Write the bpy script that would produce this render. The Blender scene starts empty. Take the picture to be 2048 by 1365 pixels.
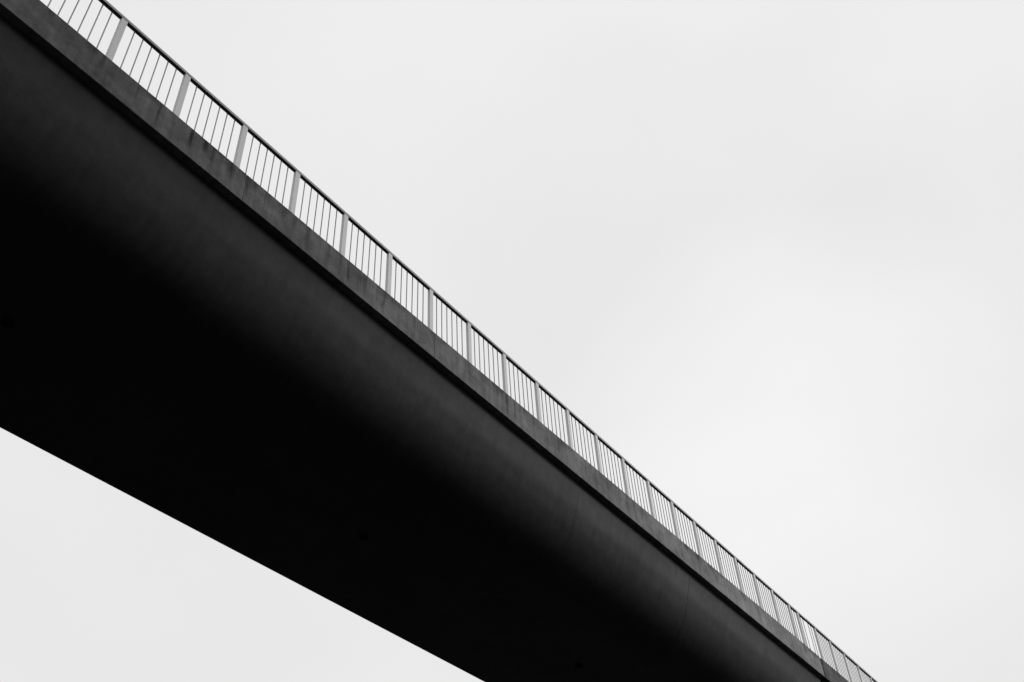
# Dark concrete footbridge seen from below against an overcast white sky.
import bpy, bmesh, math, random
from mathutils import Matrix, Vector
random.seed(7)
S = bpy.context.scene
C = S.collection

# ------------------------------------------------------------------ constants
EYE = 1.6                    # camera height; bridge axis runs along +X, camera side is -Y
FACE = 7.5                   # y of the outer face of the edge beam
BT, BB = 11.148 + EYE, 10.592 + EYE          # edge beam top / bottom
RY = FACE + .08              # y of the outer face of the railing
RT = 12.262 + EYE            # top of the handrail
RH, RW = .0515, .058         # handrail thickness / width
BAY = 1.05946; X0 = 1.8774   # post k has its far edge at X0 + BAY*k
PW, PD = .091, .054          # post width (along the bridge) and depth
JOINT = 25.215               # expansion joint
def px(k): return X0 + BAY*k

# ------------------------------------------------------------------ materials
class NT:
    def __init__(self, name):
        self.m = bpy.data.materials.new(name); self.m.use_nodes = True
        self.t = self.m.node_tree; self.t.nodes.clear()
        self.out = self.t.nodes.new('ShaderNodeOutputMaterial')
        self.b = self.t.nodes.new('ShaderNodeBsdfPrincipled')
        self.t.links.new(self.b.outputs[0], self.out.inputs[0])
class W:   # same helper on any tree
    def __init__(self, t): self.t = t
    def n(self, typ, **kw):
        nd = self.t.nodes.new(typ)
        for k, v in kw.items(): setattr(nd, k, v)
        return nd
    def link(self, a, b): self.t.links.new(a, b)
    def put(self, sock, v):
        if hasattr(v, 'is_linked'): self.link(v, sock)
        else: sock.default_value = v
    def math(self, op, a, b=0., c=None, clamp=False):
        nd = self.n('ShaderNodeMath', operation=op); nd.use_clamp = clamp
        self.put(nd.inputs[0], a); self.put(nd.inputs[1], b)
        if c is not None: self.put(nd.inputs[2], c)
        return nd.outputs[0]
    def smooth(self, v, lo, hi, a=0., b=1.):
        nd = self.n('ShaderNodeMapRange', interpolation_type='SMOOTHSTEP')
        self.put(nd.inputs[0], v)
        for i, q in zip((1, 2, 3, 4), (lo, hi, a, b)): self.put(nd.inputs[i], q)
        return nd.outputs[0]
    def mapping(self, vec, scale, loc=(0, 0, 0)):
        nd = self.n('ShaderNodeMapping'); self.link(vec, nd.inputs[0])
        nd.inputs['Scale'].default_value = scale; nd.inputs['Location'].default_value = loc
        return nd.outputs[0]
    def noise(self, vec, scale, detail=4., rough=.55, dist=0.):
        nd = self.n('ShaderNodeTexNoise'); self.link(vec, nd.inputs['Vector'])
        nd.inputs['Scale'].default_value = scale; nd.inputs['Detail'].default_value = detail
        nd.inputs['Roughness'].default_value = rough; nd.inputs['Distortion'].default_value = dist
        return nd.outputs[0]
    def grey(self, v):
        nd = self.n('ShaderNodeCombineColor')
        for i in range(3): self.put(nd.inputs[i], v)
        return nd.outputs[0]

# rain streaks that run down the face of the edge beam: (x, half width, length, strength)
STREAKS = [(2.05, .05, .16, .35), (2.62, .10, .20, .30), (2.80, .03, .34, .30), (3.67, .022, .52, .42), (3.55, .14, .14, .2),
           (4.19, .028, .50, .42), (4.42, .05, .28, .50), (4.56, .03, .40, .45), (4.86, .07, .50, .42), (4.70, .03, .22, .3),
           (5.18, .03, .5, .40), (6.345, .03, .10, .45), (6.33, .05, .62, .26), (6.10, .10, .40, .22), (7.02, .05, .66, .22), (7.46, .19, .58, .26),
           (7.20, .03, .6, .28), (7.98, .05, .60, .30), (8.25, .16, .16, .25), (10.15, .06, .5, .20), (10.55, .14, .22, .25),
           (11.22, .05, .60, .34), (11.45, .03, .55, .30), (12.05, .16, .30, .2), (12.84, .035, .44, .30), (12.6, .03, .4, .25),
           (12.95, .16, .24, .24), (15.3, .05, .55, .24), (15.6, .04, .5, .22), (16.0, .22, .26, .22), (17.85, .12, .20, .42),
           (18.35, .20, .24, .32), (19.2, .05, .5, .22), (20.6, .20, .34, .28), (21.4, .08, .5, .22), (24.2, .16, .34, .34),
           (24.8, .08, .30, .30)]

def concrete(name, base, stains=False, seed=0., rough=.5, spec=.5, k=1.):
    nt = NT(name); w = W(nt.t)
    tc = w.n('ShaderNodeTexCoord').outputs['Object']
    sep = w.n('ShaderNodeSeparateXYZ'); w.link(tc, sep.inputs[0])
    big = w.noise(w.mapping(tc, (.55, .8, 1.1), (seed, 0, 0)), 1.0, 5., .6)
    mid = w.noise(w.mapping(tc, (1, 1, 1), (seed+3, 0, 0)), 5.5, 6., .62, .4)
    fine = w.noise(tc, 42., 5., .7)
    run = w.noise(w.mapping(tc, (9., 2., .55), (seed, 0, 0)), 1., 4., .6)      # faint vertical runs
    v = w.math('MULTIPLY_ADD', big, 1.5*k, 1-0.75*k)
    v = w.math('MULTIPLY', v, w.math('MULTIPLY_ADD', mid, 1.2*k, 1-0.6*k))
    v = w.math('MULTIPLY', v, w.math('MULTIPLY_ADD', fine, 0.7*k, 1-0.35*k))
    v = w.math('MULTIPLY', v, w.math('MULTIPLY_ADD', run, 0.9*k, 1-0.45*k))
    # pour holes
    vor = w.n('ShaderNodeTexVoronoi'); w.link(tc, vor.inputs['Vector']); vor.inputs['Scale'].default_value = 7.
    vor.inputs['Randomness'].default_value = 1.
    hole = w.smooth(vor.outputs['Distance'], .03, .075, .55, 1.)
    v = w.math('MULTIPLY', v, hole)
    if stains:
        down = w.math('SUBTRACT', BT, sep.outputs[2])                   # metres below the beam's top edge
        wob = w.math('MULTIPLY_ADD', w.noise(w.mapping(tc, (3., 1., 3.)), 1., 3.), .05, -.025)
        xx = w.math('ADD', sep.outputs[0], wob)
        tex = w.smooth(w.noise(w.mapping(tc, (26., 1., 2.2)), 1., 4., .65), .30, .62, .35, 1.)
        tot = None
        for (x, hw, ln, st) in STREAKS:
            d = w.math('ABSOLUTE', w.math('SUBTRACT', xx, x))
            a = w.smooth(d, hw*.3, hw*1.3, min(.85, st*1.6), 0.)
            f = w.smooth(down, ln*.35, ln*1.1, 1., 0.)
            q = w.math('MULTIPLY', a, f)
            tot = q if tot is None else w.math('MAXIMUM', tot, q)
        tot = w.math('MULTIPLY', tot, tex)
        # general run of dirt just under the top edge
        en = w.noise(w.mapping(tc, (2.1, 1., .35), (seed+9, 0, 0)), 1., 6., .7)
        ed = w.smooth(en, .44, .62)
        hang = w.math('MULTIPLY_ADD', w.smooth(en, .5, .72), .40, .10)      # how far down each patch reaches
        ed = w.math('MULTIPLY', ed, w.math('MULTIPLY', w.smooth(down, .0, hang, .58, 0.), w.smooth(tex, .3, 1., .55, 1.)))
        drip = w.smooth(w.noise(w.mapping(tc, (15., 1., .12), (seed+21, 0, 0)), 1., 3., .6), .60, .70)
        drip = w.math('MULTIPLY', drip, w.smooth(down, .05, w.math('MULTIPLY_ADD', big, 1.1, .05), .38, 0.))
        ed = w.math('MAXIMUM', ed, drip)
        lip = w.math('MULTIPLY', w.smooth(down, .006, .03, .25, 0.), w.smooth(fine, .35, .6))
        tot = w.math('MAXIMUM', w.math('MAXIMUM', tot, ed), lip)
        v = w.math('MULTIPLY', v, w.math('SUBTRACT', 1., tot))
    # matt body under a faint damp sheen that grows towards grazing angles; dirt and pores dull the sheen as well
    nt.t.nodes.remove(nt.b)
    bp = w.n('ShaderNodeBump'); bp.inputs['Strength'].default_value = .25; bp.inputs['Distance'].default_value = .004
    w.link(w.math('ADD', fine, w.math('MULTIPLY', mid, 2.)), bp.inputs['Height'])
    df = w.n('ShaderNodeBsdfDiffuse'); w.link(w.grey(w.math('MULTIPLY', v, base)), df.inputs['Color']); df.inputs['Roughness'].default_value = .6
    gl = w.n('ShaderNodeBsdfAnisotropic'); gl.inputs['Color'].default_value = (1, 1, 1, 1)
    w.link(w.math('MULTIPLY_ADD', mid, .16, rough-.08), gl.inputs['Roughness'])
    fr = w.n('ShaderNodeFresnel'); fr.inputs['IOR'].default_value = 1.42
    for nd in (df, gl, fr): w.link(bp.outputs[0], nd.inputs['Normal'])
    mixs = w.n('ShaderNodeMixShader')
    w.link(w.math('MULTIPLY', w.math('MULTIPLY', fr.outputs[0], spec), v, clamp=True), mixs.inputs[0])
    w.link(df.outputs[0], mixs.inputs[1]); w.link(gl.outputs[0], mixs.inputs[2]); w.link(mixs.outputs[0], nt.out.inputs[0])
    return nt.m

def paint(name, base, rough=.5, spec=.3):
    nt = NT(name); w = W(nt.t)
    tc = w.n('ShaderNodeTexCoord').outputs['Object']
    a = w.noise(w.mapping(tc, (4., 4., 2.)), 1., 5., .6)
    b = w.noise(tc, 30., 4., .6)
    v = w.math('MULTIPLY', w.math('MULTIPLY_ADD', a, .22, .89), w.math('MULTIPLY_ADD', b, .12, .94))
    v = w.math('MULTIPLY', v, base)
    w.link(w.grey(v), nt.b.inputs['Base Color'])
    nt.b.inputs['Roughness'].default_value = rough
    nt.b.inputs['Specular IOR Level'].default_value = spec
    return nt.m

M_BEAM = concrete('edge_beam_concrete', .162, True, 1.3, .46, .25, 1.1)
M_BEAM2 = concrete('darker_edge_beam_concrete', .072, True, 17., .50, .18)
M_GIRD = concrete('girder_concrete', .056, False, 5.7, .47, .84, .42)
M_DECK = concrete('deck_concrete', .015, False, 2., .7, .05)
M_POST = paint('post_paint', .73, .5, .25)
M_BAL = paint('baluster_paint', .44, .5, .3)
M_RAIL = paint('handrail_paint', .43, .5, .1)
M_SHADE = paint('underside_shade', .07, .6, .1)  # near-black tone standing in for shade under the handrail
M_DRAIN = paint('drain_plastic', .032, .7, .02)
M_SEAL = paint('rubber_seal', .03, .6, .2)
nt = NT('ground_asphalt'); w = W(nt.t)
tc = w.n('ShaderNodeTexCoord').outputs['Object']
w.link(w.grey(w.math('MULTIPLY_ADD', w.noise(tc, .8, 6.), .018, .007)), nt.b.inputs['Base Color'])
nt.b.inputs['Roughness'].default_value = 1.; nt.b.inputs['Specular IOR Level'].default_value = 0.
M_GROUND = nt.m

# ------------------------------------------------------------------ mesh helpers
def make(name, bm, mat, parent=None, smooth=False):
    me = bpy.data.meshes.new(name)
    bmesh.ops.recalc_face_normals(bm, faces=bm.faces[:])
    bm.to_mesh(me); bm.free()
    me.materials.append(mat)
    if smooth:
        for p in me.polygons: p.use_smooth = True
        me.set_sharp_from_angle(angle=math.radians(32))
    o = bpy.data.objects.new(name, me); C.objects.link(o)
    if parent:
        o.parent = parent; o.matrix_parent_inverse = Matrix.Identity(4)
        o.location = -parent.location          # meshes are modelled in world metres
    return o
def box(bm, x0, x1, y0, y1, z0, z1, bev=0.):
    r = bmesh.ops.create_cube(bm, size=1.)
    for v in r['verts']:
        v.co = Vector(((x0+x1)/2+v.co.x*(x1-x0), (y0+y1)/2+v.co.y*(y1-y0), (z0+z1)/2+v.co.z*(z1-z0)))
    if bev:
        es = list({e for v in r['verts'] for e in v.link_edges})
        bmesh.ops.bevel(bm, geom=es, offset=bev, segments=2, affect='EDGES', profile=.5)
def rod(bm, x, y, z0, z1, r, n=10):
    q = bmesh.ops.create_cone(bm, cap_ends=True, segments=n, radius1=r, radius2=r, depth=z1-z0)
    bmesh.ops.translate(bm, verts=q['verts'], vec=(x, y, (z0+z1)/2))
def prism(bm, prof, xs):
    rings = [[bm.verts.new((x, y, z)) for (y, z) in prof] for x in xs]
    n = len(prof)
    for a, b in zip(rings, rings[1:]):
        for i in range(n): bm.faces.new((a[i], a[(i+1) % n], b[(i+1) % n], b[i]))
    bm.faces.new(rings[0]); bm.faces.new(rings[-1])
def thing(name, loc, label, cat, group=None):
    o = bpy.data.objects.new(name, None); C.objects.link(o)
    o.location = loc; o['label'] = label; o['category'] = cat
    if group: o['group'] = group
    return o

# ------------------------------------------------------------------ ground
bm = bmesh.new(); bmesh.ops.create_grid(bm, x_segments=8, y_segments=8, size=2500.)
g = make('ground', bm, M_GROUND); g['kind'] = 'structure'

# ------------------------------------------------------------------ footbridge
bridge = thing('footbridge', (0, 10., 0), 'dark concrete footbridge crossing overhead, with stained edge beam and rounded shaded girder', 'bridge')

# girder profile (y, z above the eye): recessed below the beam, leaning in, rolling under to a flat bottom
ctrl = [(7.624, 10.600), (7.636, 10.52), (7.655, 10.44), (7.711, 10.25), (7.766, 10.07), (7.826, 9.905), (7.888, 9.75), (7.957, 9.605), (8.035, 9.465),
        (8.12, 9.345), (8.22, 9.24), (8.345, 9.155), (8.50, 9.09), (8.68, 9.052), (8.92, 9.034), (9.2, 9.03)]
def catmull(P, k=5):
    out = []
    for i in range(len(P)-1):
        p0 = P[max(i-1, 0)]; p1 = P[i]; p2 = P[i+1]; p3 = P[min(i+2, len(P)-1)]
        for j in range(k):
            t = j/k
            out.append(tuple(.5*((2*b)+(-a+c)*t+(2*a-5*b+4*c-d)*t*t+(-a+3*b-3*c+d)*t**3) for a, b, c, d in zip(p0, p1, p2, p3)))
    return out+[P[-1]]
near = catmull(ctrl)
FARY = 9.03/.74575                       # far arris of the flat bottom
prof = near + [(10.5, 9.03), (FARY, 9.03), (FARY+.10, 9.35), (FARY+.16, 10.600)]
prof = [(y, z+EYE) for y, z in prof]
GJ = [-40., 13.70, 18.042, JOINT-.02]
for a, b in zip(GJ, GJ[1:]):
    bm = bmesh.new(); gap = .005 if abs(b-18.042) < .01 or abs(a-18.042) < .01 else .001
    n = max(2, int((b-a)/1.5))
    prism(bm, prof, [a+gap+(b-a-2*gap)*i/n for i in range(n+1)])
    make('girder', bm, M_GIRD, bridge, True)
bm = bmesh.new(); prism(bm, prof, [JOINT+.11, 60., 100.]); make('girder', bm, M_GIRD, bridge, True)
# deck between the edge beams
FB = 12.80                            # outer face of the far edge beam
for a, b in ((-40., JOINT-.02), (JOINT+.11, 100.)):
    bm = bmesh.new(); box(bm, a, b, FACE+.352, FB-.352, BB+.012, BT-.16); make('deck', bm, M_DECK, bridge)
# near edge beam: cast in lengths with hairline joints
EJ = [-40., -4.2, .35, 5.137, 9.228, 13.775, 18.04, 23.335, JOINT]
for a, b in zip(EJ, EJ[1:]):
    bm = bmesh.new(); box(bm, a+.0022, b-(.0022 if b < JOINT else 0.), FACE, FACE+.35, BB, BT, .006); make('edge_beam', bm, M_BEAM, bridge)
bm = bmesh.new(); box(bm, JOINT+.095, 100., FACE, FACE+.35, BB, BT, .006)
o = make('edge_beam', bm, M_BEAM2, bridge); o['label'] = 'darker length of edge beam beyond the expansion joint'
# far edge beam, over the deck's other side
bm = bmesh.new(); box(bm, -40., JOINT, FB-.35, FB, BB, BT, .006); make('edge_beam', bm, M_BEAM, bridge)
bm = bmesh.new(); box(bm, JOINT+.095, 100., FB-.35, FB, BB, BT, .006); make('edge_beam', bm, M_BEAM2, bridge)
# drain outlets along the centre line of the underside
for x in (-2.73, 3.94, 10.61, 17.28, 23.95):
    bm = bmesh.new(); n = 20; zz = 9.03+EYE
    rings = [[bm.verts.new((x+rr*math.cos(2*math.pi*i/n), 10.15+rr*math.sin(2*math.pi*i/n), z)) for i in range(n)]
             for rr, z in ((.078, zz+.02), (.078, zz-.035), (.064, zz-.035), (.060, zz-.004))]
    for a, b in zip(rings, rings[1:]):
        for i in range(n): bm.faces.new((a[i], a[(i+1) % n], b[(i+1) % n], b[i]))
    bm.faces.new(rings[0]); bm.faces.new(rings[-1])
    make('drain_outlet', bm, M_DRAIN, bridge)
# rubber seal set back in the expansion joint
bm = bmesh.new(); box(bm, JOINT+.0015, JOINT+.0935, FACE+.022, FACE+.33, BB+.01, BT-.012)
box(bm, JOINT+.034, JOINT+.060, FACE+.006, FACE+.021, BB+.012, BT-.014)
make('expansion_joint', bm, M_SEAL, bridge)

# ------------------------------------------------------------------ railings
BY = RY + .046                           # line of the balusters
BR = .0089
def post_mesh():
    bm = bmesh.new(); box(bm, -PW, 0, RY+.003, RY+PD, BT, RT-RH+.001, .004); return bm
def add_post(x, parent, cache={}):
    if 'm' not in cache:
        bm = post_mesh(); o = make('post', bm, M_POST, parent); cache['m'] = o.data
        bp = bmesh.new(); box(bp, -PW-.02, .02, RY-.012, RY+PD+.02, BT, BT+.012, .002)
        b = make('base_plate', bp, M_POST, None); cache['b'] = b.data
    else:
        o = bpy.data.objects.new('post', cache['m']); C.objects.link(o); o.parent = parent
        b = bpy.data.objects.new('base_plate', cache['b']); C.objects.link(b)
    o.location = Vector((x, 0, 0)) - parent.location
    b.parent = o; b.location = (0, 0, 0)
    return o
def bal_bm(bm, x):
    rod(bm, x, BY, BT+.10, RT-RH+.0015, BR)
    rod(bm, x, BY, RT-RH-.010, RT-RH+.0012, BR*1.35)          # weld collar under the handrail
def add_bal(x, parent, cache={}):
    if 'm' not in cache:
        bm = bmesh.new(); bal_bm(bm, 0.); o = make('baluster', bm, M_BAL, parent, True); cache['m'] = o.data
    else:
        o = bpy.data.objects.new('baluster', cache['m']); C.objects.link(o); o.parent = parent
    o.location = Vector((x, 0, 0)) - parent.location
def handrail(x0, x1, parent, up=0., out=0.):
    bm = bmesh.new(); box(bm, x0, x1, RY-out, RY+RW-out, RT-RH, RT+up, .004); h = make('handrail', bm, M_RAIL, parent)
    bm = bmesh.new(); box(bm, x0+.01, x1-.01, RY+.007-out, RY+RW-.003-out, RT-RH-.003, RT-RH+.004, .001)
    u = make('shade_strip', bm, M_SHADE, None); u.parent = h; u.location = (0, 0, 0)      # added near-black strip: shade of the handrail's underside put in as colour
def bottom_rail(x0, x1, parent):
    bm = bmesh.new(); box(bm, x0, x1, BY-.016, BY+.006, BT+.085, BT+.115, .002); make('bottom_rail', bm, M_RAIL, parent)

near_rail = thing('railing', (px(8), RY, BT), 'long light grey metal railing on the edge beam, nearer than its expansion joint', 'railing', 'railings along the bridge')
far_rail = thing('railing', (px(24), RY, BT), 'short light grey metal railing on the darker edge beam past the expansion joint', 'railing', 'railings along the bridge')
JR = px(22.05)
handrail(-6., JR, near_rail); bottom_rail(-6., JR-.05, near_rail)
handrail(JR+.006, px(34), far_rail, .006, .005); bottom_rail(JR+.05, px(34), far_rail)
near_posts = [px(k) for k in range(-6, 22)] + [px(21.53)]
far_posts = [px(22.63+i) for i in range(12)]
for x in near_posts: add_post(x, near_rail)
for x in far_posts: add_post(x, far_rail)
nb = [px(k + .1323*j) for k in range(-6, 21) for j in range(1, 7)] + [px(21.148), px(21.296), px(21.69), px(21.865)]
fb = [px(22.20), px(22.372)] + [px(22.63+i+.1323*j) for i in range(11) for j in range(1, 7)]
seen = [x for x in nb if x > px(0.25)]
for x in seen[:100]: add_bal(x, near_rail)
bm = bmesh.new()
for x in [x for x in nb if x <= px(0.25)] + seen[100:]: bal_bm(bm, x)
o = make('baluster', bm, M_BAL, near_rail, True); o['kind'] = 'stuff'
for x in fb: add_bal(x, far_rail)

# ------------------------------------------------------------------ sky
SUN_EL, SUN_AZ = math.radians(39), math.radians(-29)          # azimuth measured from +X towards +Y
wd = bpy.data.worlds.new('World'); S.world = wd; wd.use_nodes = True
t = wd.node_tree; t.nodes.clear(); w = W(t)
out = w.n('ShaderNodeOutputWorld'); bg = w.n('ShaderNodeBackground'); w.link(bg.outputs[0], out.inputs[0])
bg.inputs[1].default_value = .1
sky = w.n('ShaderNodeTexSky', sky_type='NISHITA'); sky.sun_disc = False
sky.sun_elevation = SUN_EL; sky.sun_rotation = math.pi/2 - SUN_AZ
sky.air_density = 1.; sky.dust_density = 4.
bw = w.n('ShaderNodeRGBToBW'); w.link(sky.outputs[0], bw.inputs[0])
d = w.n('ShaderNodeTexCoord').outputs['Generated']
sp = w.n('ShaderNodeSeparateXYZ'); w.link(d, sp.inputs[0]); dx, dy, dz = sp.outputs
def lobe(v, inner, outer, amp):
    v = Vector(v).normalized()
    nd = w.n('ShaderNodeVectorMath', operation='DOT_PRODUCT'); w.link(d, nd.inputs[0]); nd.inputs[1].default_value = v
    return w.smooth(nd.outputs['Value'], math.cos(math.radians(outer)), math.cos(math.radians(inner)), 0., amp)
n1 = w.noise(w.mapping(d, (1.5, 1.5, 3.2), (.4, 1.7, .2)), 1.5, 5., .55, .6)
n2 = w.noise(w.mapping(d, (1., 1., 2.), (3.1, .2, 5.)), 5., 4., .5, .3)
L = w.math('ADD', .862, w.math('MULTIPLY_ADD', n1, .06, -.03))
L = w.math('ADD', L, w.math('MULTIPLY_ADD', n2, .03, -.015))
L = w.math('ADD', L, lobe((.806, .205, .555), 0., 15., .072))         # thinner cloud
L = w.math('ADD', L, lobe((.35, .15, .92), 2., 26., .03))
L = w.math('SUBTRACT', L, lobe((.63, .25, .735), 1., 15., .034))    # thicker cloud
L = w.math('SUBTRACT', L, lobe((.50, .75, .43), 1., 16., .02))
L = w.math('SUBTRACT', L, lobe((.91, .06, .40), 1., 17., .035))
L = w.math('SUBTRACT', L, lobe((.80, -.03, .60), 1., 14., .045))
L = w.math('SUBTRACT', L, lobe((.64, -.10, .768), 1., 17., .035))
# overcast darkens towards the horizon behind the viewer and up the valley
back = w.smooth(dy, -.13, -.48)
hor = w.smooth(dz, .10, .70, .12, 1.10)
L = w.math('MULTIPLY', L, w.math('MULTIPLY_ADD', back, w.math('SUBTRACT', hor, 1.), 1.))
L = w.math('MULTIPLY', L, w.smooth(dx, .02, -.45, 1., 1.05))
side = w.smooth(dx, -.1, .85, .6, 1.3)                            # brightest round the veiled sun
L = w.math('MULTIPLY', L, w.math('MULTIPLY_ADD', back, w.math('SUBTRACT', side, 1.), 1.))
mx = w.math('ADD', w.math('MULTIPLY', L, 9.4), w.math('MULTIPLY', w.math('MINIMUM', bw.outputs[0], 12.), .06))
w.link(w.grey(mx), bg.inputs[0])

sl = bpy.data.lights.new('sun', 'SUN'); sl.energy = 1.5; sl.angle = math.radians(45); sl.color = (1, 1, 1)
so = bpy.data.objects.new('sun', sl); C.objects.link(so)
sd = Vector((math.cos(SUN_EL)*math.cos(SUN_AZ), math.cos(SUN_EL)*math.sin(SUN_AZ), math.sin(SUN_EL)))
so.rotation_euler = (-sd).to_track_quat('-Z', 'Y').to_euler(); so.location = sd*60

# ------------------------------------------------------------------ camera
R = Vector((0.58371988, -0.81033390, -0.05128426)); U = Vector((-0.52699344, -0.42615280, 0.73530382)); F = Vector((0.61769654, 0.40218499, 0.67579451))
cam = bpy.data.cameras.new('camera'); co = bpy.data.objects.new('camera', cam); C.objects.link(co)
cam.sensor_width = 36.; cam.lens = 1990.96/2048*36; cam.clip_start = .1; cam.clip_end = 6000.
co.matrix_world = Matrix(((R.x, U.x, -F.x, 0), (R.y, U.y, -F.y, 0), (R.z, U.z, -F.z, EYE), (0, 0, 0, 1)))
S.camera = co

S.view_settings.view_transform = 'Standard'; S.view_settings.look = 'None'
S.view_settings.exposure = 0.; S.view_settings.gamma = 1.; S.view_settings.use_curve_mapping = False
S.render.engine = 'CYCLES'
S.render.filter_size = 1.35
